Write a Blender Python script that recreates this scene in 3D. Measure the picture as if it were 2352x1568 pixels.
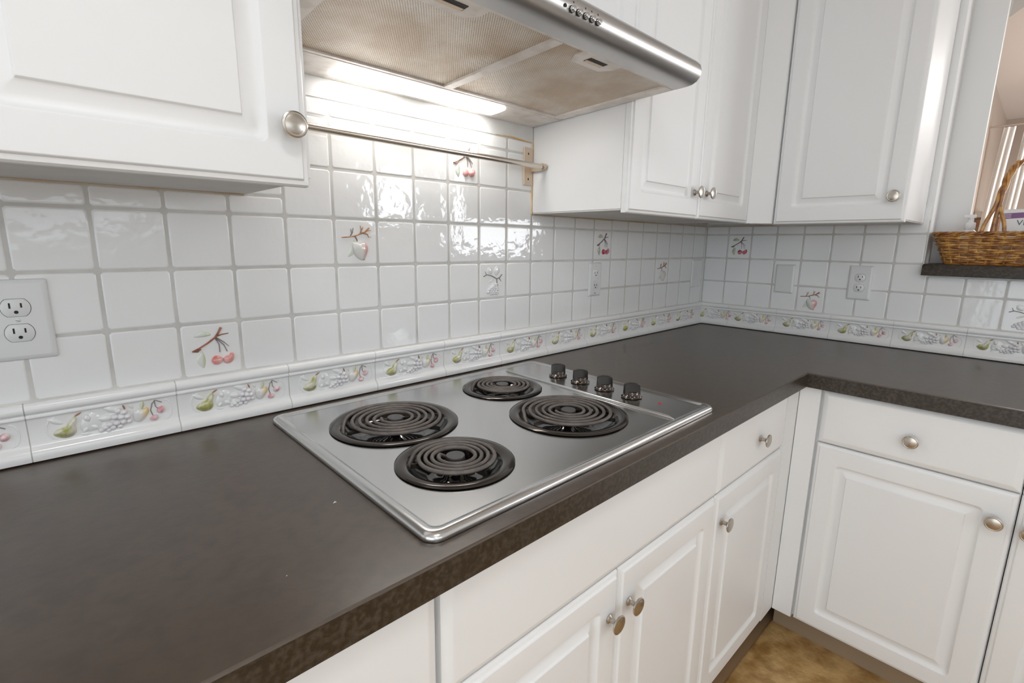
import bpy, bmesh, math, random
from mathutils import Vector, Matrix

random.seed(7)
scene = bpy.context.scene
for o in list(bpy.data.objects):
    bpy.data.objects.remove(o, do_unlink=True)
COL = scene.collection
H = 0.915                     # counter height above the floor; geometry below is written from the counter top
CEIL = 1.52                   # ceiling, above the counter top

# ------------------------------------------------------------------ camera
cam_d = bpy.data.cameras.new('camera')
cam = bpy.data.objects.new('camera', cam_d)
COL.objects.link(cam)
scene.camera = cam
yaw, pitch, roll = 0.75642, -0.19595, 0.01268
fwd = Vector((math.sin(yaw) * math.cos(pitch), math.cos(yaw) * math.cos(pitch), math.sin(pitch)))
rgt = Vector((math.cos(yaw), -math.sin(yaw), 0))
up = rgt.cross(fwd)
r2 = math.cos(roll) * rgt + math.sin(roll) * up
u2 = -math.sin(roll) * rgt + math.cos(roll) * up
R = Matrix((r2, u2, -fwd)).transposed().to_4x4()
cam.matrix_world = Matrix.Translation((-2.2524, -1.08561, 0.35961 + H)) @ R
cam_d.sensor_width = 36.0
cam_d.lens = 1135.45 / 2352 * 36.0
cam_d.clip_start = 0.02

# ------------------------------------------------------------------ world, lights, exposure
scene.view_settings.view_transform = 'Standard'
scene.view_settings.look = 'None'
scene.view_settings.gamma = 1.0
scene.view_settings.use_curve_mapping = False
scene.view_settings.exposure = 0.0
world = bpy.data.worlds.new('world')
scene.world = world
world.use_nodes = True
bg = world.node_tree.nodes['Background']
bg.inputs[0].default_value = (0.865, 0.935, 1.0, 1)
bg.inputs[1].default_value = 2.75
scene.cycles.max_bounces = 7
scene.cycles.diffuse_bounces = 5
scene.cycles.glossy_bounces = 3
scene.cycles.transmission_bounces = 3
scene.cycles.caustics_reflective = False
scene.cycles.caustics_refractive = False


def area(name, loc, look, sx, sy, power, color, shape='RECTANGLE'):
    d = bpy.data.lights.new(name, 'AREA')
    d.shape = shape
    d.size = sx
    d.size_y = sy
    d.energy = power
    d.color = color
    o = bpy.data.objects.new(name, d)
    COL.objects.link(o)
    o.location = (loc[0], loc[1], loc[2] + H)
    o.rotation_euler = Vector(look).to_track_quat('-Z', 'Y').to_euler()
    return o


# daylight entering by the windows of the room
area('daylight_window', (-0.03, -2.80, 0.76), (-1, 0, 0), 0.70, 0.42, 11, (0.86, 0.93, 1.0))
area('daylight_next_room', (2.2, -3.80, 0.5), (0, 1, 0), 1.6, 1.4, 60, (0.95, 0.97, 1.0))
# ceiling lamps; the far and next-room ones are added fill light
area('ceiling_lamp_light', (-2.2, -1.35, CEIL - 0.12), (0, 0, -1), 0.42, 0.42, 4.8, (0.90, 0.96, 1.0), 'DISK')
area('fill_lamp_light_far', (-3.0, -2.7, CEIL - 0.12), (0, 0, -1), 0.42, 0.42, 6, (0.97, 0.985, 1.0), 'DISK')
area('fill_lamp_light_next_room', (2.2, -1.9, CEIL - 0.12), (0, 0, -1), 0.42, 0.42, 48, (1.0, 0.95, 0.92), 'DISK')

# ------------------------------------------------------------------ materials


def mat(name, col, rough=0.4, metal=0.0, col2=None, nscale=8.0, nlo=0.4, nhi=0.6, ndetail=4.0,
        bump=None, coat=0.0, spec=0.5, stretch=None, grad=None, emit=None, coords='pos', rvar=None, trans=0.0):
    """col/col2 mixed by noise; bump=(scale,strength,dist); grad=(axis,lo,hi,col) over Generated coordinates."""
    m = bpy.data.materials.new(name)
    m.use_nodes = True
    nt = m.node_tree
    b = nt.nodes['Principled BSDF']
    b.inputs['Base Color'].default_value = (*col, 1)
    b.inputs['Roughness'].default_value = rough
    b.inputs['Metallic'].default_value = metal
    b.inputs['Coat Weight'].default_value = coat
    b.inputs['Coat Roughness'].default_value = 0.06
    b.inputs['Specular IOR Level'].default_value = spec
    b.inputs['Transmission Weight'].default_value = trans
    if coords == 'pos':
        tc = nt.nodes.new('ShaderNodeNewGeometry').outputs['Position']
    else:
        tc = nt.nodes.new('ShaderNodeTexCoord').outputs['Object']
    if stretch:
        mp = nt.nodes.new('ShaderNodeMapping')
        mp.inputs['Scale'].default_value = stretch
        nt.links.new(tc, mp.inputs[0])
        tc = mp.outputs[0]
    cur = None
    if col2 is not None:
        n = nt.nodes.new('ShaderNodeTexNoise')
        n.inputs['Scale'].default_value = nscale
        n.inputs['Detail'].default_value = ndetail
        nt.links.new(tc, n.inputs['Vector'])
        r = nt.nodes.new('ShaderNodeValToRGB')
        r.color_ramp.elements[0].position = nlo
        r.color_ramp.elements[1].position = nhi
        r.color_ramp.elements[0].color = (*col, 1)
        r.color_ramp.elements[1].color = (*col2, 1)
        nt.links.new(n.outputs['Fac'], r.inputs[0])
        cur = r.outputs[0]
    if grad:
        ax, lo, hi, gc = grad
        g = nt.nodes.new('ShaderNodeTexCoord')
        sp = nt.nodes.new('ShaderNodeSeparateXYZ')
        nt.links.new(g.outputs['Generated'], sp.inputs[0])
        mr = nt.nodes.new('ShaderNodeMapRange')
        mr.inputs[1].default_value = lo
        mr.inputs[2].default_value = hi
        nt.links.new(sp.outputs[ax], mr.inputs[0])
        mx = nt.nodes.new('ShaderNodeMix')
        mx.data_type = 'RGBA'
        nt.links.new(mr.outputs[0], mx.inputs[0])
        if cur:
            nt.links.new(cur, mx.inputs[6])
        else:
            mx.inputs[6].default_value = (*col, 1)
        mx.inputs[7].default_value = (*gc, 1)
        cur = mx.outputs[2]
    if cur:
        nt.links.new(cur, b.inputs['Base Color'])
    if rvar:
        n = nt.nodes.new('ShaderNodeTexNoise')
        n.inputs['Scale'].default_value = rvar[0]
        n.inputs['Detail'].default_value = 5
        nt.links.new(tc, n.inputs['Vector'])
        mr = nt.nodes.new('ShaderNodeMapRange')
        mr.inputs[1].default_value = 0.35
        mr.inputs[2].default_value = 0.65
        mr.inputs[3].default_value = rvar[1]
        mr.inputs[4].default_value = rvar[2]
        nt.links.new(n.outputs['Fac'], mr.inputs[0])
        nt.links.new(mr.outputs[0], b.inputs['Roughness'])
    if bump:
        prev = None
        for (sc, st, di) in (bump if isinstance(bump, list) else [bump]):
            n = nt.nodes.new('ShaderNodeTexNoise')
            n.inputs['Scale'].default_value = sc
            n.inputs['Detail'].default_value = 2.0
            nt.links.new(tc, n.inputs['Vector'])
            bp = nt.nodes.new('ShaderNodeBump')
            bp.inputs['Strength'].default_value = st
            bp.inputs['Distance'].default_value = di
            nt.links.new(n.outputs['Fac'], bp.inputs['Height'])
            if prev:
                nt.links.new(prev, bp.inputs['Normal'])
            prev = bp.outputs[0]
        nt.links.new(prev, b.inputs['Normal'])
        if coat:
            nt.links.new(prev, b.inputs['Coat Normal'])
    if emit:
        b.inputs['Emission Color'].default_value = (*emit[0], 1)
        b.inputs['Emission Strength'].default_value = emit[1]
    return m


M = {}
M['cabinet'] = mat('cabinet_white_paint', (0.83, 0.83, 0.83), 0.40, col2=(0.82, 0.825, 0.825), nscale=3)
M['cabinet_under_shaded'] = mat('cabinet_underside_shaded', (0.60, 0.57, 0.54), 0.5, col2=(0.66, 0.64, 0.62), nscale=5)  # shade under the cabinets painted in as brown-grey
M['drywall'] = mat('painted_drywall', (0.80, 0.805, 0.80), 0.55, bump=(90, 0.05, 0.002))
M['plaster'] = mat('painted_plaster_strip', (0.74, 0.74, 0.73), 0.5, col2=(0.66, 0.66, 0.65), nscale=12, bump=(40, 0.1, 0.003))
M['grout'] = mat('grout', (0.56, 0.545, 0.515), 0.85, col2=(0.64, 0.63, 0.60), nscale=14, bump=(300, 0.2, 0.001))
M['tile'] = mat('glazed_tile', (0.83, 0.83, 0.825), 0.05, bump=[(24, 0.28, 0.0040), (52, 0.24, 0.0014)])
M['border'] = mat('glazed_border_tile', (0.83, 0.83, 0.825), 0.10, bump=(45, 0.2, 0.001))
M['white_glaze'] = mat('white_glazed_relief', (0.78, 0.79, 0.78), 0.10, coat=0.5)
M['lilac_glaze'] = mat('lilac_glazed_grape', (0.74, 0.72, 0.74), 0.10, coat=0.5, col2=(0.79, 0.785, 0.79), nscale=60)
M['leaf'] = mat('pale_green_glaze', (0.70, 0.73, 0.66), 0.12, coat=0.5, grad=(0, 0.55, 1.1, (0.45, 0.50, 0.22)))
M['leaf_dark'] = mat('green_glaze', (0.36, 0.42, 0.28), 0.15, coat=0.5, col2=(0.55, 0.60, 0.45), nscale=50)
M['twig'] = mat('brown_twig_glaze', (0.42, 0.16, 0.09), 0.18, coat=0.4, col2=(0.25, 0.11, 0.08), nscale=90)
M['twig_orange'] = mat('orange_twig_glaze', (0.66, 0.30, 0.08), 0.18, coat=0.4, col2=(0.25, 0.13, 0.10), nscale=70)
M['twig_grey'] = mat('grey_twig_glaze', (0.20, 0.17, 0.16), 0.2, coat=0.4)
M['cherry'] = mat('cherry_glaze', (0.72, 0.26, 0.24), 0.10, coat=0.6, col2=(0.80, 0.44, 0.42), nscale=55, grad=(2, 0.6, 1.3, (0.75, 0.16, 0.08)))
M['cherry_dark'] = mat('crimson_cherry_glaze', (0.40, 0.035, 0.075), 0.10, coat=0.6, col2=(0.62, 0.22, 0.25), nscale=55)
M['peach'] = mat('peach_glaze', (0.72, 0.71, 0.67), 0.10, coat=0.6, grad=(0, 0.55, 1.0, (0.66, 0.22, 0.22)))
M['peach_yellow'] = mat('yellow_blush_peach_glaze', (0.76, 0.75, 0.73), 0.10, coat=0.6, grad=(0, 0.45, 0.95, (0.78, 0.55, 0.16)))
M['peach_B'] = mat('peach_glaze_b', (0.72, 0.71, 0.67), 0.10, coat=0.6, grad=(1, 0.45, 0.0, (0.66, 0.22, 0.22)))
M['peach_yellow_B'] = mat('yellow_blush_peach_glaze_b', (0.76, 0.75, 0.73), 0.10, coat=0.6, grad=(1, 0.55, 0.05, (0.78, 0.55, 0.16)))
M['leaf_B'] = mat('pale_green_glaze_b', (0.70, 0.73, 0.66), 0.12, coat=0.5, grad=(1, 0.45, -0.1, (0.45, 0.50, 0.22)))
M['pear'] = mat('pear_glaze', (0.68, 0.66, 0.55), 0.10, coat=0.6, col2=(0.42, 0.43, 0.12), nscale=60, nlo=0.45, nhi=0.60, grad=(2, 0.35, 0.0, (0.22, 0.20, 0.04)))
M['cherry_small'] = mat('pink_cherry_glaze', (0.66, 0.30, 0.34), 0.10, coat=0.6, col2=(0.78, 0.68, 0.68), nscale=90)
M['stem'] = mat('brown_stem_glaze', (0.32, 0.15, 0.08), 0.2, coat=0.4)
M['counter'] = mat('dark_brown_laminate', (0.075, 0.053, 0.037), 0.30, col2=(0.057, 0.041, 0.029), nscale=55, nlo=0.40, nhi=0.70,
                   ndetail=3, bump=(110, 0.14, 0.0012), spec=0.9)
M['counter_edge'] = mat('mottled_counter_edge', (0.024, 0.016, 0.009), 0.35, col2=(0.058, 0.044, 0.033), nscale=150, nlo=0.42, nhi=0.66,
                        ndetail=8, bump=(300, 0.2, 0.001))
M['steel'] = mat('brushed_stainless_steel', (0.66, 0.66, 0.655), 0.22, metal=1.0)
M['hood_steel'] = mat('hood_stainless_steel', (0.56, 0.55, 0.54), 0.36, metal=1.0)
M['hood_under'] = mat('hood_underside_metal', (0.80, 0.76, 0.72), 0.38, metal=0.30, col2=(0.70, 0.65, 0.60), nscale=26, nlo=0.45, nhi=0.6)
M['porcelain'] = mat('black_porcelain', (0.012, 0.010, 0.009), 0.07, coat=0.6)
M['pan_rim'] = mat('dark_chrome_rim', (0.085, 0.075, 0.068), 0.12, metal=0.8)
M['coil'] = mat('coil_element_metal', (0.15, 0.128, 0.115), 0.46, metal=0.2, col2=(0.11, 0.095, 0.085), nscale=70)
M['cap'] = mat('coil_centre_cap', (0.085, 0.08, 0.078), 0.35, metal=0.4)
M['black'] = mat('matte_black', (0.006, 0.006, 0.006), 0.6)
M['knob_plastic'] = mat('glossy_dark_knob', (0.022, 0.018, 0.015), 0.28)
M['knob_skirt'] = mat('dark_chrome_knob_skirt', (0.10, 0.085, 0.075), 0.15, metal=0.8)
M['bead'] = mat('pale_bead', (0.6, 0.57, 0.53), 0.15, metal=0.8)
M['red'] = mat('red_indicator', (0.55, 0.03, 0.03), 0.3)
M['nickel'] = mat('satin_nickel', (0.52, 0.475, 0.42), 0.27, metal=1.0, bump=(200, 0.03, 0.0003))
M['plate'] = mat('white_outlet_plastic', (0.74, 0.745, 0.74), 0.28)
M['slot'] = mat('slot_dark', (0.008, 0.007, 0.006), 0.6)
M['gap'] = mat('outlet_gap', (0.03, 0.02, 0.018), 0.7)
M['lens'] = mat('lamp_diffuser', (0.9, 0.9, 0.88), 0.4, emit=((1.0, 0.97, 0.93), 6.5))
M['rod'] = mat('rail_steel', (0.66, 0.60, 0.53), 0.25, metal=1.0)
M['bracket'] = mat('tan_bracket_metal', (0.66, 0.53, 0.40), 0.38, metal=0.35)
M['caulk'] = mat('aged_caulk', (0.55, 0.40, 0.22), 0.6, col2=(0.62, 0.53, 0.42), nscale=10)
M['caulk_orange'] = mat('rust_stained_caulk', (0.70, 0.42, 0.14), 0.6, col2=(0.75, 0.62, 0.45), nscale=20)
M['wicker'] = mat('wicker', (0.42, 0.19, 0.04), 0.28, coat=0.35, col2=(0.20, 0.070, 0.015), nscale=45, bump=(160, 0.2, 0.001))
M['wicker_light'] = mat('light_wicker', (0.56, 0.29, 0.07), 0.28, coat=0.35, col2=(0.30, 0.12, 0.025), nscale=45, bump=(160, 0.2, 0.001))
M['toe'] = mat('toe_kick_reflected_brown', (0.33, 0.25, 0.17), 0.22)  # brown of the floor's reflection painted into the board colour
M['floor_tile'] = mat('tan_stone_floor_tile', (0.34, 0.185, 0.055), 0.34, col2=(0.62, 0.41, 0.18), nscale=16, nlo=0.36, nhi=0.62, ndetail=14, bump=[(70, 0.6, 0.003), (14, 0.4, 0.006)])
M['floor_grout'] = mat('floor_grout', (0.30, 0.19, 0.10), 0.8)
M['taupe'] = mat('taupe_wall_paint', (0.40, 0.33, 0.275), 0.6, bump=(80, 0.05, 0.002))
M['ceiling'] = mat('ceiling_paint', (0.78, 0.755, 0.74), 0.7)
M['curtain'] = mat('white_curtain_cloth', (0.80, 0.79, 0.77), 0.8)
M['oak'] = mat('brown_wood', (0.26, 0.13, 0.055), 0.4, col2=(0.18, 0.08, 0.035), nscale=8, stretch=(1, 1, 10))
M['pale_top'] = mat('pale_table_top', (0.60, 0.57, 0.52), 0.4)
M['bottle'] = mat('white_bottle_plastic', (0.80, 0.81, 0.82), 0.25)
M['purple'] = mat('purple_print', (0.20, 0.07, 0.22), 0.35)
M['print'] = mat('dark_print', (0.10, 0.09, 0.11), 0.4)
M['glass'] = bpy.data.materials.new('window_glass')
M['glass'].use_nodes = True
_nt = M['glass'].node_tree
_tr = _nt.nodes.new('ShaderNodeBsdfTransparent')
_gl = _nt.nodes.new('ShaderNodeBsdfGlossy')
_gl.inputs['Roughness'].default_value = 0.02
_mx = _nt.nodes.new('ShaderNodeMixShader')
_mx.inputs[0].default_value = 0.05
_nt.links.new(_tr.outputs[0], _mx.inputs[1])
_nt.links.new(_gl.outputs[0], _mx.inputs[2])
_nt.links.new(_mx.outputs[0], _nt.nodes['Material Output'].inputs[0])
M['lamp_glass'] = mat('lamp_opal_glass', (0.9, 0.9, 0.88), 0.4, emit=((1.0, 0.97, 0.92), 3.0))


def filter_material():
    m = bpy.data.materials.new('grease_filter_mesh')
    m.use_nodes = True
    nt = m.node_tree
    b = nt.nodes['Principled BSDF']
    b.inputs['Metallic'].default_value = 0.25
    b.inputs['Roughness'].default_value = 0.42
    geo = nt.nodes.new('ShaderNodeNewGeometry')
    outs = []
    for ang in (0.62, -0.62):
        mp = nt.nodes.new('ShaderNodeMapping')
        mp.inputs['Rotation'].default_value = (0, 0, ang)
        nt.links.new(geo.outputs['Position'], mp.inputs[0])
        w = nt.nodes.new('ShaderNodeTexWave')
        w.inputs['Scale'].default_value = 82
        w.inputs['Distortion'].default_value = 0.0
        nt.links.new(mp.outputs[0], w.inputs['Vector'])
        outs.append(w.outputs['Fac'])
    mu = nt.nodes.new('ShaderNodeMath')
    mu.operation = 'MULTIPLY'
    nt.links.new(outs[0], mu.inputs[0])
    nt.links.new(outs[1], mu.inputs[1])
    n = nt.nodes.new('ShaderNodeTexNoise')
    n.inputs['Scale'].default_value = 7
    n.inputs['Detail'].default_value = 5
    nt.links.new(geo.outputs['Position'], n.inputs['Vector'])
    st = nt.nodes.new('ShaderNodeValToRGB')
    st.color_ramp.elements[0].position = 0.38
    st.color_ramp.elements[0].color = (0.62, 0.49, 0.36, 1)
    st.color_ramp.elements[1].position = 0.62
    st.color_ramp.elements[1].color = (0.88, 0.82, 0.75, 1)
    nt.links.new(n.outputs['Fac'], st.inputs[0])
    mx = nt.nodes.new('ShaderNodeMix')
    mx.data_type = 'RGBA'
    mx.inputs[7].default_value = (0.36, 0.29, 0.215, 1)
    nt.links.new(mu.outputs[0], mx.inputs[0])
    nt.links.new(st.outputs[0], mx.inputs[6])
    nt.links.new(mx.outputs[2], b.inputs['Base Color'])
    bp = nt.nodes.new('ShaderNodeBump')
    bp.inputs['Strength'].default_value = 0.5
    bp.inputs['Distance'].default_value = 0.0015
    bp.invert = True
    nt.links.new(mu.outputs[0], bp.inputs['Height'])
    nt.links.new(bp.outputs[0], b.inputs['Normal'])
    return m


M['filter'] = filter_material()


def lens_material():
    m = bpy.data.materials.new('lamp_diffuser_two_bulbs')
    m.use_nodes = True
    nt = m.node_tree
    b = nt.nodes['Principled BSDF']
    b.inputs['Base Color'].default_value = (0.9, 0.9, 0.88, 1)
    b.inputs['Emission Color'].default_value = (1.0, 0.965, 0.92, 1)
    geo = nt.nodes.new('ShaderNodeNewGeometry')
    sp = nt.nodes.new('ShaderNodeSeparateXYZ')
    nt.links.new(geo.outputs['Position'], sp.inputs[0])
    total = None
    for cx in (-1.70, -1.42):
        d = nt.nodes.new('ShaderNodeMath')
        d.operation = 'SUBTRACT'
        nt.links.new(sp.outputs[0], d.inputs[0])
        d.inputs[1].default_value = cx
        a = nt.nodes.new('ShaderNodeMath')
        a.operation = 'ABSOLUTE'
        nt.links.new(d.outputs[0], a.inputs[0])
        r = nt.nodes.new('ShaderNodeMapRange')
        r.interpolation_type = 'SMOOTHSTEP'
        r.inputs[1].default_value = 0.12
        r.inputs[2].default_value = 0.03
        r.inputs[3].default_value = 2.2
        r.inputs[4].default_value = 14.0
        nt.links.new(a.outputs[0], r.inputs[0])
        if total is None:
            total = r.outputs[0]
        else:
            ad = nt.nodes.new('ShaderNodeMath')
            ad.operation = 'ADD'
            nt.links.new(total, ad.inputs[0])
            nt.links.new(r.outputs[0], ad.inputs[1])
            total = ad.outputs[0]
    nt.links.new(total, b.inputs['Emission Strength'])
    return m


M['lens'] = lens_material()

# ------------------------------------------------------------------ builders
BASE = {}      # object name -> base point in counter coordinates


def link(o, parent, base):
    """o's mesh already has its origin at `base` (counter coordinates)"""
    COL.objects.link(o)
    if parent is None:
        o.location = (base[0], base[1], base[2] + H)
    else:
        pb = BASE[parent.name]
        o.parent = parent
        o.location = (base[0] - pb[0], base[1] - pb[1], base[2] - pb[2])
    BASE[o.name] = tuple(base)
    return o


def thing(name, base, label, category, group=None, kind=None):
    o = bpy.data.objects.new(name, None)
    o.empty_display_size = 0.05
    link(o, None, base)
    if label:
        o['label'] = label
    if category:
        o['category'] = category
    if group:
        o['group'] = group
    if kind:
        o['kind'] = kind
    return o


class G:
    """collects geometry in counter coordinates (or any frame through fn)"""

    def __init__(self, fn=None):
        self.v = []
        self.f = []
        self.fn = fn

    def add(self, vs, fs):
        n = len(self.v)
        if self.fn:
            vs = [self.fn(*p) for p in vs]
        self.v += [tuple(p) for p in vs]
        self.f += [[i + n for i in f] for f in fs]
        return self

    def box(self, x0, x1, y0, y1, z0, z1):
        vs = [(x, y, z) for z in (z0, z1) for y in (y0, y1) for x in (x0, x1)]
        fs = [(0, 2, 3, 1), (4, 5, 7, 6), (0, 1, 5, 4), (2, 6, 7, 3), (0, 4, 6, 2), (1, 3, 7, 5)]
        return self.add(vs, fs)

    def loops(self, rings, cap0=True, cap1=True, closed=True):
        vs = [p for r in rings for p in r]
        n = len(rings[0])
        fs = []
        for k in range(len(rings) - 1):
            for i in range(n if closed else n - 1):
                j = (i + 1) % n
                fs.append((k * n + i, k * n + j, (k + 1) * n + j, (k + 1) * n + i))
        if cap0:
            fs.append(tuple(reversed(range(n))))
        if cap1:
            fs.append(tuple((len(rings) - 1) * n + i for i in range(n)))
        return self.add(vs, fs)

    def lathe(self, prof, c=(0, 0, 0), n=32, axis='z', cap0=True, cap1=True):
        rings = []
        for r, h in prof:
            ring = []
            for i in range(n):
                a = 2 * math.pi * i / n
                p, q = r * math.cos(a), r * math.sin(a)
                if axis == 'z':
                    ring.append((c[0] + p, c[1] + q, c[2] + h))
                elif axis == '-y':
                    ring.append((c[0] + p, c[1] - h, c[2] + q))
                elif axis == '-x':
                    ring.append((c[0] - h, c[1] - p, c[2] + q))
            rings.append(ring)
        return self.loops(rings, cap0, cap1)

    def tube(self, pts, rad, n=8, closed=False, flat=1.0):
        pts = [Vector(p) for p in pts]
        m = len(pts)
        if not hasattr(rad, '__len__'):
            rad = [rad] * m
        rings = []
        prevn = None
        for i in range(m):
            if closed:
                t = pts[(i + 1) % m] - pts[i - 1]
            else:
                t = pts[min(i + 1, m - 1)] - pts[max(i - 1, 0)]
            t.normalize()
            if prevn is None:
                a = Vector((0, 0, 1)) if abs(t.z) < 0.9 else Vector((1, 0, 0))
                nn = t.cross(a).normalized()
            else:
                nn = (prevn - t * prevn.dot(t))
                nn = nn.normalized() if nn.length > 1e-6 else t.orthogonal().normalized()
            prevn = nn
            bb = t.cross(nn)
            rings.append([tuple(pts[i] + rad[i] * (math.cos(2 * math.pi * k / n) * nn + flat * math.sin(2 * math.pi * k / n) * bb)) for k in range(n)])
        if closed:
            rings.append(rings[0])
            return self.loops(rings, False, False)
        return self.loops(rings)

    def build(self, name, material, parent=None, smooth=30, base=None, label=None, category=None, group=None, kind=None, bevel=None, weighted=False):
        if base is None:
            xs, ys, zs = zip(*self.v)
            base = ((min(xs) + max(xs)) / 2, (min(ys) + max(ys)) / 2, min(zs))
        me = bpy.data.meshes.new(name)
        me.from_pydata([(p[0] - base[0], p[1] - base[1], p[2] - base[2]) for p in self.v], [], self.f)
        bm = bmesh.new()
        bm.from_mesh(me)
        bmesh.ops.recalc_face_normals(bm, faces=bm.faces)
        if bevel:
            es = [e for e in bm.edges if len(e.link_faces) == 2 and e.calc_face_angle(0) > 0.6]
            bmesh.ops.bevel(bm, geom=es, offset=bevel, segments=2, affect='EDGES', profile=0.6, clamp_overlap=True)
        bm.to_mesh(me)
        bm.free()
        me.materials.append(M[material] if isinstance(material, str) else material)
        if smooth:
            for p in me.polygons:
                p.use_smooth = True
            me.set_sharp_from_angle(angle=math.radians(smooth))
        o = bpy.data.objects.new(name, me)
        link(o, parent, base)
        if weighted:
            wn = o.modifiers.new('weighted_normal', 'WEIGHTED_NORMAL')
            wn.keep_sharp = True
        if label:
            o['label'] = label
        if category:
            o['category'] = category
        if group:
            o['group'] = group
        if kind:
            o['kind'] = kind
        return o


def share(src, name, parent, base, mesh=None):
    o = bpy.data.objects.new(name, src.data if mesh is None else mesh)
    return link(o, parent, base)


def rrect(u0, u1, v0, v1, r, w, seg=3):
    """rounded rectangle ring in (u,v) at depth w"""
    r = max(min(r, (u1 - u0) / 2.001, (v1 - v0) / 2.001), 0.0002)
    pts = []
    for cx, cy, a0 in ((u1 - r, v1 - r, 0), (u0 + r, v1 - r, 90), (u0 + r, v0 + r, 180), (u1 - r, v0 + r, 270)):
        for k in range(seg + 1):
            a = math.radians(a0 + 90 * k / seg)
            pts.append((cx + r * math.cos(a), cy + r * math.sin(a), w))
    return pts


def frames(g, u0, u1, v0, v1, prof, seg=3):
    """prof: list of (inset, depth, corner radius)"""
    g.loops([rrect(u0 + i, u1 - i, v0 + i, v1 - i, r, w, seg) for i, w, r in prof])
    return g


# frames: A = on the back wall (u = x, v = z, w towards the room = -y);  B = on the right wall (u = -y, v = z, w = -x)
def FA(y):
    return lambda u, v, w: (u, y - w, v)


def FB(x):
    return lambda u, v, w: (x - w, -u, v)


DOOR = [(0, 0, .002), (0, .011, .002), (.0025, .0145, .002), (.0080, .0160, .002), (.0098, .0190, .002), (.0115, .0200, .002),
        (.053, .0200, .012), (.0555, .0180, .012), (.058, .0140, .011), (.063, .0118, .009), (.070, .0112, .005), (.0835, .0160, .001),
        (.0850, .0192, .0008), (.0862, .0202, .0008)]
DRAWER = [(0, 0, .002), (0, .012, .002), (.004, .0158, .002), (.012, .0190, .002), (.0155, .0200, .002)]
KNOB = [(.0001, 0), (.0088, 0), (.0090, .002), (.0075, .0035), (.0050, .006), (.0046, .0125), (.0065, .0165), (.0115, .0190), (.0165, .0200),
        (.0175, .0215), (.0172, .0232), (.0155, .0240), (.0142, .0236), (.0130, .0240), (.0080, .0252), (.0001, .0256)]


def door(parent, name, frame, u0, u1, v0, v1, prof=DOOR, knob=None, knob_axis='-y', face=0.02):
    d = frames(G(frame), u0, u1, v0, v1, prof).build(name, 'cabinet', parent, 35, weighted=True)
    if knob:
        c = frame(knob[0], knob[1], face)
        G().lathe(KNOB, c, 24, knob_axis).build('knob', 'nickel', d, 40, label='round satin nickel knob')
    return d


# ================================================================== STRUCTURE
WT = 0.12
wall_back = thing('wall_back', (-2.2, 0.06, -H), None, None, kind='structure')
G().box(-4.4, 0.14, 0.0016, 0.14, -H, CEIL).build('wall_core', 'drywall', wall_back)
G().box(-2.9, 0.0, 0.0008, 0.0018, 0, 0.66).build('grout_bed', 'grout', wall_back)
wall_right = thing('wall_right', (0.06, -1.9, -H), None, None, kind='structure')
OY0, OY1, OZ0, OZ1 = -0.797, -2.15, 0.268, 1.32      # recess above the ledge
RX, RY = 0.125, -0.8835                                # set-back wall beside the pass-through opening
for (ya, yb, za, zb) in ((OY0, 0.0016, -H, CEIL), (OY1, OY0, -H, OZ0), (-2.35, OY1, -H, CEIL),
                         (-3.25, -2.35, -H, 0.30), (-3.25, -2.35, 1.20, CEIL), (-3.9, -3.25, -H, CEIL)):
    G().box(0.0016, WT, ya, yb, za, zb).build('wall_core', 'drywall', wall_right, 0)
G().box(RX, RX + .03, RY, -.60, OZ0, CEIL).build('set_back_wall', 'drywall', wall_right, 0)
G().box(RX, RX + .12, -2.35, RY, OZ1 + .1, CEIL).build('set_back_wall', 'drywall', wall_right, 0)
G().box(0.0008, 0.0018, -0.795, 0, 0, 0.455).box(0.0008, 0.0018, -1.9, -0.795, 0, 0.262).build('grout_bed', 'grout', wall_right)
g = G()
g.box(-4.52, -4.4, -0.7, 0.14, -H, CEIL)
g.box(-4.52, -4.4, -3.9, -3.6, -H, CEIL)
g.box(-4.52, -4.4, -3.6, -0.7, 1.35, CEIL)
g.box(-4.52, -4.4, -3.6, -0.7, -H, -0.85)
g.build('wall_left', 'drywall', kind='structure')  # built around the large opening added for fill light
g = G()
g.box(-4.4, -3.95, -4.02, -3.9, -H, CEIL)
g.box(-1.55, 1.35, -4.02, -3.9, -H, CEIL)
g.box(-3.95, -1.55, -4.02, -3.9, 1.30, CEIL)
g.box(-3.95, -1.55, -4.02, -3.9, -H, 0.38)
g.box(3.05, 4.42, -4.02, -3.9, -H, CEIL)
g.box(1.35, 3.05, -4.02, -3.9, -H, -0.25)
g.box(1.35, 3.05, -4.02, -3.9, 1.25, CEIL)
g.build('wall_front', 'drywall', kind='structure')
G().box(WT, 4.42, -0.654, -0.55, -H, CEIL).build('wall_next_room_side', 'taupe', kind='structure')
G().box(4.32, 4.42, -3.9, -0.654, -H, CEIL).build('wall_next_room_far', 'taupe', kind='structure')
G().box(-4.52, 4.42, -4.02, 0.14, CEIL, CEIL + 0.08).build('ceiling', 'ceiling', kind='structure')
floor = thing('floor', (-1.5, -2.0, -H - 0.02), None, None, kind='structure')
G().box(-4.52, 4.42, -4.02, 0.14, -H - 0.05, -H - 0.004).build('floor_bed', 'floor_grout', floor)
# stone floor tiles near the cabinets
first = None
for i in range(-5, 1):
    for j in range(-5, 1):
        x0 = -1.0 + i * 0.6
        y0 = -1.215 + j * 0.6
        g = frames(G(lambda u, v, w: (u, v, -H + w)), x0 + .004, x0 + .596, y0 + .004, y0 + .596,
                   [(0, -.006, .012), (0, -.003, .012), (.003, -.0005, .012), (.007, 0, .012)])
        if first is None:
            first = g.build('floor_tile', 'floor_tile', floor, 40)
            fb = BASE[first.name]
        else:
            share(first, 'floor_tile', floor, (x0 + .3, y0 + .3, fb[2]))

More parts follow.
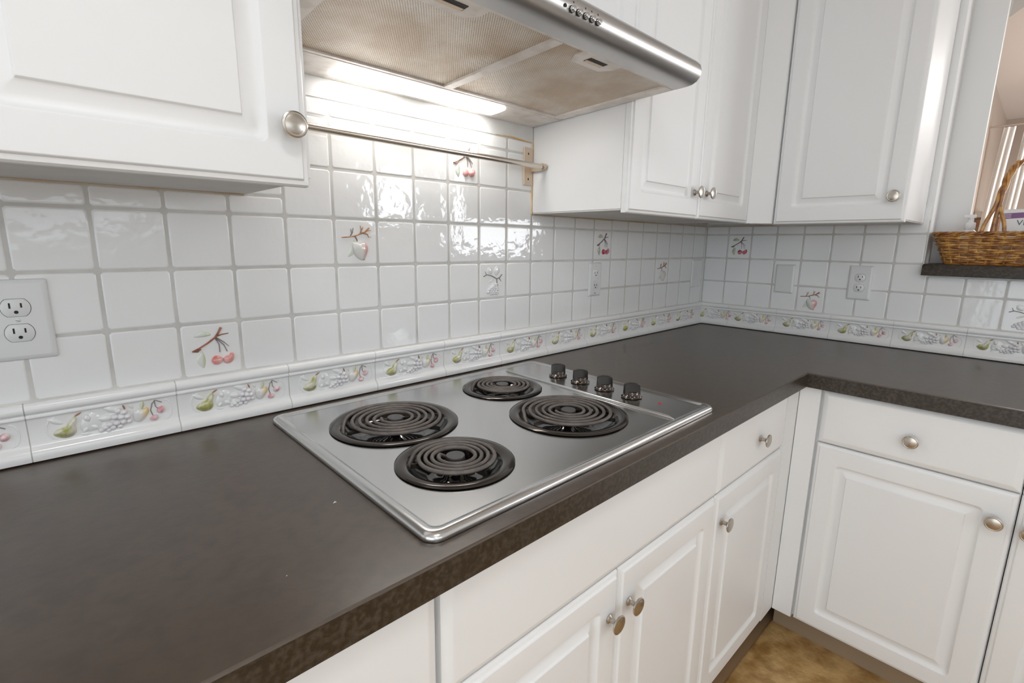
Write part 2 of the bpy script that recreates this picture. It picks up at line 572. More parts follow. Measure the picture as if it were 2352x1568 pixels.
# windows giving the daylight; front one widened, left-wall one added, both for fill light
for n, (fr, x0, x1, z0, z1, nm) in enumerate((('B', 2.35, 3.25, .30, 1.20, 'window_1'), ('A2', -3.95, -1.55, .38, 1.30, 'window_3'), ('A2', 1.35, 3.05, -.25, 1.25, 'window_2'), ('L', .7, 3.6, -.85, 1.35, 'fill_window_left'))):
    fn = (lambda u, v, w: (0.06 + w, -u, v)) if fr == 'B' else (lambda u, v, w: (-4.46 + w, -u, v)) if fr == 'L' else (lambda u, v, w: (u, -3.96 + w, v))
    bu, bv = (x0 + x1) / 2, z0
    t = thing(nm, fn(bu, bv, 0), None, None, kind='structure')
    g = G(fn)
    for (a, b, c, d) in ((x0, x1, z0, z0 + .05), (x0, x1, z1 - .05, z1), (x0, x0 + .05, z0 + .05, z1 - .05), (x1 - .05, x1, z0 + .05, z1 - .05),
                         (bu - .02, bu + .02, z0 + .05, z1 - .05)):
        g.box(a, b, c, d, -.02, .02)
    g.build('window_frame', 'cabinet', t)
    G(fn).box(x0 + .05, bu - .02, z0 + .05, z1 - .05, -.003, .003).build('pane', 'glass', t)
    G(fn).box(bu + .02, x1 - .05, z0 + .05, z1 - .05, -.003, .003).build('pane', 'glass', t)

# ceiling lamps; the second and third are added for fill, no known fixtures
for k, (x, y, lab) in enumerate(((-2.2, -1.35, 'round flush ceiling lamp above the cooktop corner of the kitchen'), (-3.0, -2.7, 'added round flush fill lamp at the back of the kitchen'),
                                 (2.2, -1.9, 'added round flush fill lamp in the room behind the pass-through'))):
    t = thing('ceiling_lamp', (x, y, CEIL - 0.1), lab, 'lamp', 'flush ceiling lamps')
    G().lathe([(.001, 0), (.22, 0), (.22, -.03), (.001, -.03)], (x, y, CEIL), 32).build('lamp_base', 'nickel', t)
    G().lathe([(.205, -.03), (.19, -.06), (.13, -.09), (.001, -.10)], (x, y, CEIL), 32).build('lamp_shade', 'lamp_glass', t, 60)

# ================================================================== WALL TILES
P = 0.1034
PB = 0.10167
Z0 = 0.0987
GR = 0.0035
V0 = -2.28945
TOP_A = 0.4465
TILE = lambda w: [(0, -.006, .0035), (0, -.0020, .0035), (.0020, 0, .0035), (.0042, 0, .0035)]
tile_cache = {}


def tile(wall, side, a0, a1, z0, z1):
    """glazed wall tile between joints a0..a1 (along the wall) and z0..z1"""
    w, h = a1 - a0 - GR, z1 - z0 - GR
    key = (side, round(w, 4), round(h, 4))
    ca, cz = (a0 + a1) / 2, (z0 + z1) / 2
    fr = FA(0) if side == 'A' else FB(0)
    base = fr(ca, cz, 0)
    if key in tile_cache:
        o = share(tile_cache[key], 'tile', wall, base)
    else:
        g = frames(G(fr), a0 + GR / 2, a1 - GR / 2, z0 + GR / 2, z1 - GR / 2, TILE(w), 1)
        o = g.build('tile', 'tile', wall, 50, base=base)
        tile_cache[key] = o
    e = 0.0022
    o.rotation_euler = (random.uniform(-e, e), random.uniform(-e, e) * 0.3, random.uniform(-e, e))
    return o


tiles = {}
for i in range(-4, 23):
    x0 = V0 + i * P
    x1 = min(x0 + P, 0.0)
    if x1 - x0 < 0.012:
        continue
    for k in range(0, 3):
        tiles['A', i, k] = tile(wall_back, 'A', x0, x1, Z0 + k * P, Z0 + (k + 1) * P)
    if 4 <= i <= 10 or i == 3:
        xa = x0 if i > 3 else x0
        for k in (3, 4):
            if i == 3:
                if k == 3:
                    tile(wall_back, 'A', x0, x1, Z0 + k * P, TOP_A)
                    tile(wall_back, 'A', -1.938, x1, TOP_A, Z0 + (k + 1) * P)
                else:
                    tile(wall_back, 'A', -1.938, x1, Z0 + k * P, Z0 + (k + 1) * P)
            else:
                tiles['A', i, k] = tile(wall_back, 'A', x0, x1, Z0 + k * P, Z0 + (k + 1) * P)
        tile(wall_back, 'A', max(x0, -1.938), x1, Z0 + 5 * P, Z0 + 5 * P + 0.036)
    else:
        tile(wall_back, 'A', x0, x1, Z0 + 3 * P, TOP_A)
for j in range(0, 14):
    y0 = -0.0009 + j * PB
    y1 = y0 + PB
    y0 = max(y0, 0.0)
    for k in range(0, 4):
        z0, z1 = Z0 + k * P, Z0 + (k + 1) * P
        a1 = y1
        if k == 1 and j >= 8:
            z1 = 0.266
        if k == 1 and j == 7:
            pass
        if k >= 2:
            if j >= 8:
                continue
            a1 = min(a1, 0.795)
        if k == 3:
            z1 = 0.4455 if j < 7 else 0.503
        tiles['B', j, k] = tile(wall_right, 'B', y0, a1, z0, z1)

# plaster above the tiles, caulk lines
G().box(-1.940, -1.154, -0.0005, 0.0016, Z0 + 5 * P + 0.0365, 0.700).build('plaster_strip', 'plaster', wall_back)
G().tube([(-2.9, -.001, .4455), (-2.3, -.001, .4460), (-1.95, -.001, .4455)], .0022, 6).build('caulk_line', 'caulk', wall_back)
G().tube([(-1.15, -.001, .4455), (-.6, -.001, .4455), (-.01, -.001, .4455)], .0022, 6).build('caulk_line', 'caulk', wall_back)
G().tube([(-.001, -.01, .4455), (-.001, -.4, .4455), (-.001, -.77, .4455)], .0022, 6).build('caulk_line', 'caulk', wall_right)
G().tube([(-1.155, -.001, .447), (-1.155, -.001, .52), (-1.156, -.001, .60), (-1.155, -.001, .66)], .0020, 6).build('caulk_line', 'caulk_orange', wall_back)
G().tube([(-1.30, -.001, .6535), (-1.25, -.001, .6555), (-1.20, -.001, .652), (-1.165, -.001, .650)], [.001, .0022, .0018, .0012], 6).build('caulk_line', 'caulk_orange', wall_back)


# ------------------------------------------------------------------ reliefs
def pillow(g, out, h, rings=4, w0=0.0, c=None):
    """dome over a closed outline (u,v)"""
    cu = sum(p[0] for p in out) / len(out) if c is None else c[0]
    cv = sum(p[1] for p in out) / len(out) if c is None else c[1]
    rr = []
    for k in range(rings + 1):
        s = math.cos(k / rings * math.pi / 2 * 0.94)
        hh = h * math.sin(k / rings * math.pi / 2)
        rr.append([(cu + (u - cu) * s, cv + (v - cv) * s, w0 - 0.0012 + hh) for u, v in out])
    g.loops(rr)
    return g


def ell(cu, cv, ru, rv, rot=0, n=16):
    a = math.radians(rot)
    return [(cu + ru * math.cos(t) * math.cos(a) - rv * math.sin(t) * math.sin(a), cv + ru * math.cos(t) * math.sin(a) + rv * math.sin(t) * math.cos(a))
            for t in (2 * math.pi * i / n for i in range(n))]


def leaf_out(u0, v0, u1, v1, wid, bend=0.0, n=9):
    """pointed leaf from base to tip"""
    d = Vector((u1 - u0, v1 - v0))
    nn = Vector((-d.y, d.x)).normalized()
    L, Rr = [], []
    for i in range(n):
        t = i / (n - 1)
        wdt = wid * math.sin(math.pi * min(1, t * 0.94 + 0.03)) ** 0.8
        c = Vector((u0, v0)) + d * t + nn * bend * math.sin(math.pi * t)
        L.append(tuple(c + nn * wdt))
        Rr.append(tuple(c - nn * wdt))
    return L + Rr[::-1]


def spline(ctrl, n=6):
    """Catmull-Rom through control points (closed)"""
    out = []
    m = len(ctrl)
    for i in range(m):
        p0, p1, p2, p3 = (Vector(ctrl[(i + k) % m]) for k in (-1, 0, 1, 2))
        for s in range(n):
            t = s / n
            q = 0.5 * ((2 * p1) + (-p0 + p2) * t + (2 * p0 - 5 * p1 + 4 * p2 - p3) * t * t + (-p0 + 3 * p1 - 3 * p2 + p3) * t ** 3)
            out.append((q.x, q.y))
    return out


def twig(g, pts, r0, r1, w=0.0012):
    g.tube([(u, v, w) for u, v in pts], [r0 + (r1 - r0) * i / (len(pts) - 1) for i in range(len(pts))], 7)


relief_cache = {}


def relief(owner, side, center, kind):
    """embossed fruit on one tile; centre in counter coordinates; (u,v) from -0.05..0.05"""
    parts = []     # name, material, builder(g)

    def A(name, material, fn):
        parts.append((name, material, fn))
    if kind in ('cherry', 'cherry_dark'):
        dark = kind == 'cherry_dark'
        tw = 'twig_grey' if dark else 'twig'
        lf = 'leaf_dark' if dark else 'leaf'
        A('twig', tw, lambda g: (twig(g, [(-.034, -.001), (-.022, .004), (-.008, .012), (.006, .022), (.012, .030), (.018, .041)], .0015, .0022),
                                 twig(g, [(.008, .024), (.018, .027), (.030, .028)], .0017, .0009),
                                 twig(g, [(-.034, -.001), (-.026, -.002), (-.020, .003)], .0014, .0022)))
        A('stalk', 'twig_grey', lambda g: (twig(g, [(.006, .021), (.012, .008), (.012, -.008)], .0009, .0006),
                                           twig(g, [(.007, .021), (.020, .006), (.025, -.008)], .0009, .0006),
                                           twig(g, [(.008, .022), (.020, .012), (.029, .002)], .0009, .0005)))
        A('leaf', lf, lambda g: pillow(g, leaf_out(.001, .028, -.030, .027, .0068, -.004), .003))
        A('leaf', lf, lambda g: pillow(g, leaf_out(-.018, -.002, -.018, -.037, .0080, -.003), .003))
        A('cherry', 'cherry_dark' if dark else 'cherry', lambda g: pillow(g, spline([(-.004, -.022), (.002, -.014), (.010, -.015), (.016, -.021), (.013, -.030), (.004, -.033), (-.002, -.029)]), .0085))
        A('cherry', 'cherry_dark' if dark else 'cherry', lambda g: pillow(g, spline([(.016, -.022), (.022, -.017), (.028, -.016), (.030, -.012), (.035, -.012), (.037, -.020), (.033, -.029), (.025, -.033), (.018, -.030)]), .0085))
    elif kind in ('peach', 'peach_brown'):
        tw = 'twig_orange' if kind == 'peach' else 'twig'
        A('twig', tw, lambda g: (twig(g, [(-.036, .011), (-.022, .012), (-.006, .014), (.008, .019), (.020, .023), (.031, .033)], .0014, .0020),
                                 twig(g, [(.009, .019), (.012, .027), (.010, .038)], .0020, .0008), twig(g, [(.012, .027), (.017, .035)], .0014, .0006),
                                 twig(g, [(.016, .021), (.026, .019), (.030, .012), (.036, .013)], .0017, .0005), twig(g, [(.024, .026), (.036, .028)], .0014, .0006)))
        A('twig', 'twig_grey', lambda g: (twig(g, [(-.016, .013), (-.010, .022), (-.008, .032)], .0014, .0008), twig(g, [(-.012, .020), (-.014, .030)], .0010, .0005),
                                          twig(g, [(-.004, .013), (-.001, .008), (.001, .002)], .0013, .0009)))
        A('leaf', 'leaf', lambda g: pillow(g, leaf_out(-.006, .006, -.024, -.034, .0085, .006), .003))
        A('peach', 'peach', lambda g: pillow(g, spline([(-.013, -.010), (-.010, .000), (-.002, .001), (.006, -.001), (.014, .002), (.024, -.003), (.027, -.015), (.022, -.030), (.015, -.040), (.006, -.040), (-.006, -.030)]), .011, 5))
        A('peach_tip', 'twig', lambda g: pillow(g, ell(.015, -.0385, .004, .0022, 20), .0035))
    elif kind == 'grapes':
        A('twig', 'twig_grey', lambda g: (twig(g, [(-.036, .012), (-.024, .017), (-.008, .014), (.006, .008), (.014, .004), (.026, .008), (.034, .016)], .0012, .0012),
                                          twig(g, [(-.026, .017), (-.030, .026)], .0010, .0006), twig(g, [(.014, .004), (.015, -.010), (.018, -.016)], .0011, .0014),
                                          twig(g, [(.024, .006), (.031, -.004)], .0010, .0006)))
        A('leaf', 'white_glaze', lambda g: pillow(g, leaf_out(-.004, .018, -.020, .037, .0095), .004))
        A('leaf', 'white_glaze', lambda g: pillow(g, leaf_out(.012, .012, .016, .042, .0120), .004))
        A('leaf', 'leaf', lambda g: pillow(g, leaf_out(.004, .004, -.020, -.007, .0040), .002))

        def bunch(g):
            rows = [(1, -.012, .010), (2, -.017, .006), (3, -.022, .003), (4, -.027, .000), (4, -.033, -.004), (3, -.038, .004)]
            for n, v, c in rows:
                for q in range(n):
                    u = c + (q - (n - 1) / 2) * .0098
                    pillow(g, ell(u, v, .0062, .0052, 0, 10), .0065 + .001 * ((q + n) % 2), 3)
        A('grapes', 'lilac_glaze', bunch)
    fr = FA(0) if side == 'A' else FB(0)
    cu = center[0] if side == 'A' else -center[1]
    cz = center[2]
    for q, (nm, material, fn) in enumerate(parts):
        key = (side, kind, q)
        if key in relief_cache:
            share(relief_cache[key], nm, owner, center)
        else:
            g = G(lambda u, v, w: fr(cu + u, cz + v, w))
            fn(g)
            relief_cache[key] = g.build(nm, material + '_B' if side == 'B' and material + '_B' in M else material, owner, 50, base=center)


for side, i, k, kind in (('A', 2, 0, 'cherry'), ('A', 5, 2, 'peach'), ('A', 8, 4, 'cherry'), ('A', 9, 1, 'grapes'), ('A', 14, 2, 'cherry_dark'), ('A', 18, 1, 'peach_brown'),
                         ('B', 1, 2, 'cherry_dark'), ('B', 4, 0, 'peach_brown'), ('B', 10, 0, 'grapes')):
    t = tiles[side, i, k]
    t.rotation_euler = (0, 0, 0)
    relief(t, side, BASE[t.name], kind)

# ------------------------------------------------------------------ border tiles
BP = [(-.006, .0008), (.0060, .0008), (.0165, .003), (.0180, .009), (.0170, .017), (.0135, .0225), (.0085, .0262), (.0072, .030), (.0070, .050), (.0072, .0695), (.0088, .0725),
      (.0112, .0745), (.0112, .0765), (.0088, .0785), (.0090, .0800), (.0125, .0825), (.0140, .0875), (.0132, .0935), (.0095, .0975), (.006, .0984), (-.006, .0984)]
border_cache = {}
bt_relief = {}


def border(wall, side, a0, a1, fruit=True, lead=0.0):
    fr = FA(0) if side == 'A' else FB(0)
    ln = round(a1 - a0, 4)
    cu = (a0 + a1) / 2
    base = fr(cu, 0, 0)
    if (side, ln) in border_cache:
        o = share(border_cache[side, ln], 'border_tile', wall, base)
    else:
        g = G(fr)
        g.loops([[(u, v, w) for w, v in BP] for u in (a0 + .0008, a1 - .0008)])
        o = g.build('border_tile', 'border', wall, 42, base=base)
        border_cache[side, ln] = o
    if not fruit:
        return o
    W0 = .0070
    c = []

    def A(nm, m, fn):
        c.append((nm, m, fn))
    A('oval_rim', 'border', lambda g: (g.tube([(-.068 - .012 * math.sin(t), .0495 + .0185 * math.cos(t), W0) for t in [math.pi * q / 12 for q in range(13)]], .0012, 6),
                                       g.tube([(.082 + .010 * math.sin(t), .0495 + .0185 * math.cos(t), W0) for t in [math.pi * q / 12 for q in range(13)]], .0012, 6)))
    A('pear', 'pear', lambda g: pillow(g, spline([(-.073, .040), (-.066, .049), (-.056, .052), (-.050, .061), (-.044, .066), (-.041, .061), (-.043, .050), (-.043, .040), (-.049, .032), (-.062, .031)]), .0095, 5, W0))
    A('stem', 'stem', lambda g: pillow(g, leaf_out(-.045, .064, -.033, .071, .0015), .002, 3, W0 + .001))
    A('leaf', 'white_glaze', lambda g: (pillow(g, leaf_out(-.058, .055, -.078, .068, .0048), .0035, 3, W0), pillow(g, leaf_out(-.040, .032, -.024, .030, .0042), .003, 3, W0)))
    A('leaf', 'white_glaze', lambda g: (pillow(g, spline([(-.040, .044), (-.034, .060), (-.022, .068), (-.012, .063), (-.008, .050), (-.012, .036), (-.026, .032), (-.037, .035)]), .0042, 3, W0),
                                        pillow(g, leaf_out(-.016, .054, .008, .050, .0070), .0055, 3, W0), pillow(g, leaf_out(-.026, .050, -.030, .067, .0058), .0062, 3, W0), pillow(g, leaf_out(-.026, .046, -.013, .036, .0055), .0062, 3, W0), pillow(g, leaf_out(-.028, .044, -.036, .034, .0045), .0058, 3, W0)))
    A('leaf', 'white_glaze', lambda g: pillow(g, leaf_out(.018, .060, -.006, .072, .0062), .0045, 3, W0))

    def gr(g):
        for u, v, r in ((.014, .062, .0050), (.021, .058, .0052), (.008, .052, .0052), (.017, .050, .0058), (.025, .049, .0052), (.010, .041, .0052), (.019, .041, .0052), (.027, .040, .0045),
                        (.000, .040, .0050), (-.006, .036, .0045), (.004, .034, .0045), (-.012, .033, .0038), (-.002, .031, .0036), (.014, .034, .0042)):
            pillow(g, ell(u, v, r * 1.22, r * 1.12, 0, 10), .0095 if r > .005 else .0078, 3, W0)
    A('grapes', 'lilac_glaze', gr)
    A('stem', 'stem', lambda g: pillow(g, leaf_out(.024, .062, .021, .071, .0014), .003, 3, W0 + .002))
    A('peach', 'peach_yellow', lambda g: pillow(g, spline([(.033, .046), (.034, .057), (.040, .061), (.047, .058), (.055, .060), (.058, .052), (.053, .042), (.044, .034), (.036, .036)]), .0085, 5, W0))
    A('leaf', 'leaf', lambda g: (pillow(g, leaf_out(.047, .057, .050, .072, .0030), .004, 3, W0 + .001), pillow(g, leaf_out(.036, .060, .030, .069, .0024), .003, 3, W0)))
    A('stem', 'twig_grey', lambda g: (twig(g, [(.063, .040), (.060, .052), (.063, .064), (.068, .070), (.078, .064)], .0007, .0007, W0 + .001), twig(g, [(.067, .070), (.068, .058), (.072, .052)], .0006, .0006, W0 + .001)))
    A('cherries', 'cherry_small', lambda g: (pillow(g, ell(.0640, .037, .0072, .0058, 15, 12), .0080, 4, W0), pillow(g, ell(.0755, .0505, .0078, .0062, 55, 12), .0080, 4, W0)))
    shift = lead
    for q, (nm, m, fn) in enumerate(c):
        b2 = fr(cu + shift, 0, 0)
        key = (side, q)
        if key in bt_relief:
            share(bt_relief[key], nm, o, b2)
        else:
            g = G(lambda u, v, w: fr(cu + shift + u, v, w))
            fn(g)
            bt_relief[key] = g.build(nm, m + '_B' if side == 'B' and m + '_B' in M else m, o, 50, base=b2)
    return o


BG = [(max(w - .0012, -.005), min(max(v, .0016), .0976)) for w, v in BP]
G(FA(0)).loops([[(u, v, w) for w, v in BG] for u in (-2.9, -.001)]).build('border_grout', 'grout', wall_back)
G(FB(0)).loops([[(u, v, w) for w, v in BG] for u in (.001, 1.75)]).build('border_grout', 'grout', wall_right)
BL = 0.2035
for k in range(-3, 11):
    border(wall_back, 'A', -2.303 + k * BL, -2.303 + (k + 1) * BL)
border(wall_back, 'A', -2.303 + 11 * BL, -0.001, fruit=False)
BLB = 0.2013
border(wall_right, 'B', 0.001, 0.138, fruit=True, lead=-0.001)
for k in range(0, 8):
    border(wall_right, 'B', 0.138 + k * BLB, 0.138 + (k + 1) * BLB)


# ------------------------------------------------------------------ outlet and switch plates
def plate(name, side, cu, cv, w, h, label, style):
    fr = FA(0) if side == 'A' else FB(0)
    F = lambda u, v, d: fr(cu + u, cv + v, d)
    t = thing(name, fr(cu, cv - h / 2, 0), label, 'outlet' if style in ('duplex', 'gfci') else 'cover plate')
    frames(G(F), -w / 2, w / 2, -h / 2, h / 2, [(0, .0002, .003), (0, .0025, .003), (.002, .0045, .003), (.006, .0062, .003), (.008, .0064, .003)]).build('cover_plate', 'plate', t, 60, weighted=True)
    ax = '-y' if side == 'A' else '-x'

    def slots(parent, cvv, s=1.0):
        for (u, v, a, b) in ((-.0065, .0035, .0011, .0042), (.0065, .0035, .0011, .0035)):
            G(F).box(u - a, u + a, cvv + v - b, cvv + v + b, .0074, .0078).build('slot', 'slot', parent, 0)
        pts = [(u, v) for u, v in ell(0, cvv - .0068, .0026, .0026, 0, 12)]
        G(F).loops([[(u, v, d) for u, v in pts] for d in (.0074, .0078)]).build('ground_hole', 'slot', parent, 0)
    if style == 'duplex':
        for s in (1, -1):
            cvv = s * .0197
            def oval(r, d):
                o_ = []
                for a in range(28):
                    t_ = 2 * math.pi * a / 28
                    u, v = r * math.cos(t_), r * math.sin(t_)
                    lim = r * .80
                    o_.append((u, cvv + max(-lim, min(lim, v)), d))
                return o_
            G(F).loops([oval(.0176, .0040), oval(.0176, .00665)]).build('gap_ring', 'gap', t, 0)
            f = G(F).loops([oval(.0170, .0040), oval(.0170, .0072), oval(.0164, .0076)]).build('receptacle', 'plate', t, 40)
            slots(f, cvv)
        sc = G().lathe([(.001, .006), (.0032, .006), (.0032, .0070), (.0022, .0076), (.0005, .0078)], fr(cu, cv, 0), 14, ax).build('screw', 'plate', t, 40)
        G(F).add([(-.0026, .0008, .0079), (.0026, -.0010, .0079), (.0026, -.0016, .0079), (-.0026, .0002, .0079)], [(0, 1, 2, 3)]).build('screw_slot', 'gap', sc, 0)
    elif style == 'gfci':
        f = frames(G(F), -.0168, .0168, -.0335, .0335, [(0, .004, .002), (0, .0070, .002), (.001, .0076, .002)]).build('receptacle', 'plate', t, 30)
        for s in (1, -1):
            cvv = s * .0215
            for (u, v, a, b) in ((-.0062, .002, .0011, .0040), (.0062, .002, .0011, .0034)):
                G(F).box(u - a, u + a, cvv + v - b, cvv + v + b, .0074, .0079).build('slot', 'slot', f, 0)
            G(F).loops([[(u, v, d) for u, v in ell(0, cvv - .007, .0025, .0025, 0, 12)] for d in (.0074, .0079)]).build('ground_hole', 'slot', f, 0)
        for s in (-1, 1):
            frames(G(F), s * .0065 - .0055, s * .0065 + .0055, -.0045, .0045, [(0, .007, .001), (0, .0082, .001), (.0008, .0088, .001)]).build('test_button', 'plate', f, 30)
        for s in (1, -1):
            G().lathe([(.001, .006), (.0030, .006), (.0030, .0068), (.0005, .0072)], fr(cu, cv + s * .048, 0), 12, ax).build('screw', 'nickel', t, 40)
    else:
        for s in (1, -1):
            G().lathe([(.001, .006), (.0026, .006), (.0026, .0068), (.0005, .0071)], fr(cu, cv + s * .042, 0), 12, ax).build('screw', 'plate', t, 40)
        if style == 'switch':
            G(F).box(-.004, .004, -.010, .010, .006, .0085).build('switch_toggle', 'plate', t)


plate('duplex_outlet', 'A', -2.291, .2325, .080, .1265, 'large white duplex outlet plate on the tiles below the left upper cabinet', 'duplex')
plate('ground_fault_outlet', 'A', -.831, .238, .068, .118, 'white rectangular outlet with test buttons below the cherry tile', 'gfci')
plate('switch_plate', 'A', -.078, .236, .086, .125, 'white switch plate on the back wall beside the corner', 'switch')
plate('blank_plate', 'B', .353, .229, .074, .118, 'plain white blank cover plate on the right wall left of the peach tile', 'blank')
plate('duplex_outlet', 'B', .6175, .229, .077, .1285, 'white duplex outlet plate on the right wall under the corner cabinet', 'duplex')

# ================================================================== UPPER CABINETS
ZB = .447
ZT = 1.36


def carcass(parent, x0, x1, y0, y1, z0=ZB, z1=ZT):
    G().box(x0, x1, y0, y1, z0 + .004, z1).build('body', 'cabinet', parent, 0)
    G().box(x0 + .002, x1 - .002, y0 + .002, y1 - .002, z0, z0 + .004).build('bottom_panel', 'cabinet_under_shaded', parent, 0)


t = thing('upper_cabinet', (-2.14, -.16, ZB), 'white raised panel upper cabinet at left of the range hood', 'cabinet', 'white upper cabinets')
carcass(t, -2.335, -1.945, -.319, -.0005)
door(t, 'door', FA(-.32), -2.334, -1.953, .436, ZT, knob=(-1.979, .514))
t = thing('upper_cabinet', (-2.6, -.16, ZB), 'white upper cabinet left of the one with the large nickel knob', 'cabinet', 'white upper cabinets')
carcass(t, -2.73, -2.338, -.319, -.0005)
door(t, 'door', FA(-.32), -2.729, -2.338, .436, ZT, knob=(-2.70, .514))

t = thing('upper_cabinet', (-.57, -.16, ZB), 'white two-door upper cabinet at right of the range hood with paired knobs', 'cabinet', 'white upper cabinets')
carcass(t, -1.152, -.34, -.319, -.0005)
door(t, 'door', FA(-.32), -1.152, -.7755, .440, ZT, knob=(-.808, .515))
door(t, 'door', FA(-.32), -.7725, -.403, .440, ZT, knob=(-.732, .517))
g = G()
g.loops([[(x, y, z) for x, y in ((-.4005, -.336), (-.398, -.3395), (-.3425, -.395), (-.338, -.3975), (-.3225, -.3975), (-.3225, -.3205), (-.4005, -.3205))] for z in (.440, ZT)])
g.build('filler_strip', 'cabinet', t, 0)

t = thing('upper_cabinet', (-.16, -.55, ZB), 'white single-door upper cabinet on the right wall above the outlet', 'cabinet', 'white upper cabinets')
carcass(t, -.319, -.0005, -.777, -.3205, .442)
door(t, 'door', FB(-.32), .4015, .777, .437, ZT, knob=(.744, .514), knob_axis='-x')

t = thing('upper_cabinet', (-1.55, -.16, .768), 'white upper cabinet above the range hood', 'cabinet', 'white upper cabinets')
carcass(t, -1.944, -1.1535, -.319, -.0005, .768)
door(t, 'door', FA(-.32), -1.943, -1.5505, .764, ZT, knob=(-1.58, .84))
door(t, 'door', FA(-.32), -1.5475, -1.1545, .764, ZT, knob=(-1.52, .84))

# ================================================================== BASE CABINETS
ZK = -.805
YF, XF = -.622, -.625


def base_unit(base, label, x0, x1, axis):
    t = thing('base_cabinet', base, label, 'cabinet', 'white base cabinets')
    if axis == 'A':
        G().box(x0, x1, YF + .001, -.01, ZK, -.0435).build('body', 'cabinet', t, 0)
        G().box(x0, x1, -.56, -.54, -H, ZK - .001).build('toe_kick', 'toe', t, 0)
    else:
        G().box(XF + .001, -.01, x1, x0, ZK, -.0435).build('body', 'cabinet', t, 0)
        G().box(-.556, -.536, x1, x0, -H, ZK - .001).build('toe_kick', 'toe', t, 0)
    return t


A_ = FA(YF)
t = base_unit((-2.15, -.31, -H), 'white base cabinet at the left end of the counter, nearest the camera', -2.36, -1.949, 'A')
door(t, 'drawer_front', A_, -2.355, -1.9525, -.216, -.050, DRAWER, knob=(-2.16, -.135))
door(t, 'door', A_, -2.355, -1.9525, ZK, -.222, knob=(-2.32, -.305))
t = base_unit((-1.55, -.31, -H), 'white base cabinet with two doors and plain panel under the cooktop', -1.947, -1.162, 'A')
door(t, 'drawer_front', A_, -1.9435, -1.164, -.217, -.050, DRAWER)
door(t, 'door', A_, -1.9435, -1.5545, ZK, -.222, knob=(-1.583, -.305))
door(t, 'door', A_, -1.5515, -1.164, ZK, -.222, knob=(-1.521, -.302))
t = base_unit((-.95, -.31, -H), 'white base cabinet with drawer and door beside the inside corner', -1.160, -.6265, 'A')
door(t, 'drawer_front', A_, -1.161, -.735, -.217, -.050, DRAWER, knob=(-.930, -.137))
door(t, 'door', A_, -1.161, -.735, ZK, -.222, knob=(-1.128, -.297))
G().box(-.733, -.6265, -.640, YF, ZK, -.045).build('filler_strip', 'cabinet', t, 0)
B_ = FB(XF)
t = base_unit((-.31, -.9, -H), 'white base cabinet with drawer and door under the right counter', -.6265, -1.131, 'B')
G().box(-.643, XF, -.697, -.642, ZK, -.045).build('filler_strip', 'cabinet', t, 0)
door(t, 'drawer_front', B_, .7045, 1.1285, -.203, -.048, DRAWER, knob=(.917, -.135), knob_axis='-x')
door(t, 'door', B_, .7035, 1.1285, ZK, -.208, knob=(1.096, -.286), knob_axis='-x')
t = base_unit((-.31, -1.35, -H), 'white base cabinet cut by the right edge of the photo', -1.133, -1.60, 'B')
door(t, 'drawer_front', B_, 1.1325, 1.598, -.203, -.048, DRAWER, knob=(1.365, -.135), knob_axis='-x')
door(t, 'door', B_, 1.1325, 1.598, ZK, -.208, knob=(1.157, -.290), knob_axis='-x')

# ================================================================== COUNTERTOP


def fill_with_holes(outer, holes, z):
    bm = bmesh.new()
    edges = []
    for lp in [outer] + holes:
        vs = [bm.verts.new((p[0], p[1], z)) for p in lp]
        for i in range(len(vs)):
            edges.append(bm.edges.new((vs[i], vs[(i + 1) % len(vs)])))
    bmesh.ops.triangle_fill(bm, use_beauty=True, use_dissolve=False, edges=edges)
    bm.verts.index_update()
    v = [tuple(q.co) for q in bm.verts]
    f = [[q.index for q in fc.verts] for fc in bm.faces]
    bm.free()
    return v, f


def inset_poly(pts, d):
    n = len(pts)
    out = []
    for i in range(n):
        p0, p1, p2 = (Vector(pts[(i + k) % n]) for k in (-1, 0, 1))
        e1 = (p1 - p0).normalized()
        e2 = (p2 - p1).normalized()
        n1, n2 = Vector((-e1.y, e1.x)), Vector((-e2.y, e2.x))
        b = (n1 + n2)
        b = b / max(b.length_squared / 2, 1e-6) if b.length > 1e-6 else n1
        out.append(tuple(p1 + b * d))
    return out


CO = [(-2.9, -.001), (-2.9, -.662), (-.662, -.662), (-.662, -1.75), (-.001, -1.75), (-.001, -.001)]
CO = CO                                   # counter-clockwise outline
hole = [(-1.925, -.095), (-1.225, -.095), (-1.225, -.60), (-1.925, -.60)]
ct = thing('countertop', (-1.4, -.4, -.043), 'dark brown speckled L-shaped countertop along both tiled walls', 'countertop')
g = G()
v, f = fill_with_holes(inset_poly(CO, .0025), [hole], 0)
g.add(v, f)
g.loops([[(x, y, -.0) for x, y in inset_poly(CO, .0025)], [(x, y, -.0008) for x, y in inset_poly(CO, .0008)], [(x, y, -.0030) for x, y in CO]], False, False)
g.loops([[(x, y, z) for x, y in hole] for z in (0, -.043)], False, False)
g.build('top_surface', 'counter', ct, 40)
g = G()
g.loops([[(x, y, -.0030) for x, y in CO], [(x, y, -.043) for x, y in CO]], False, False)
v, f = fill_with_holes(CO, [hole], -.043)
g.add(v, f)
g.build('front_edge', 'counter_edge', ct, 30)

# crumbs on the counter
for x, y, s, lab in ((-1.995, -.455, .0030, 'white fleck lying on the dark counter left of the cooktop'), (-2.10, -.57, .0011, 'tiny pale crumb on the dark counter near its front edge')):
    G().add([(x - s, y - s * .2, .0002), (x + s, y - s * .1, .0002), (x + s * .3, y + s * .5, .0002), (x, y, .0002 + s * .7)], [(0, 1, 2), (0, 1, 3), (1, 2, 3), (2, 0, 3)]).build(
        'crumb', 'white_glaze', None, 0, label=lab, category='crumb')

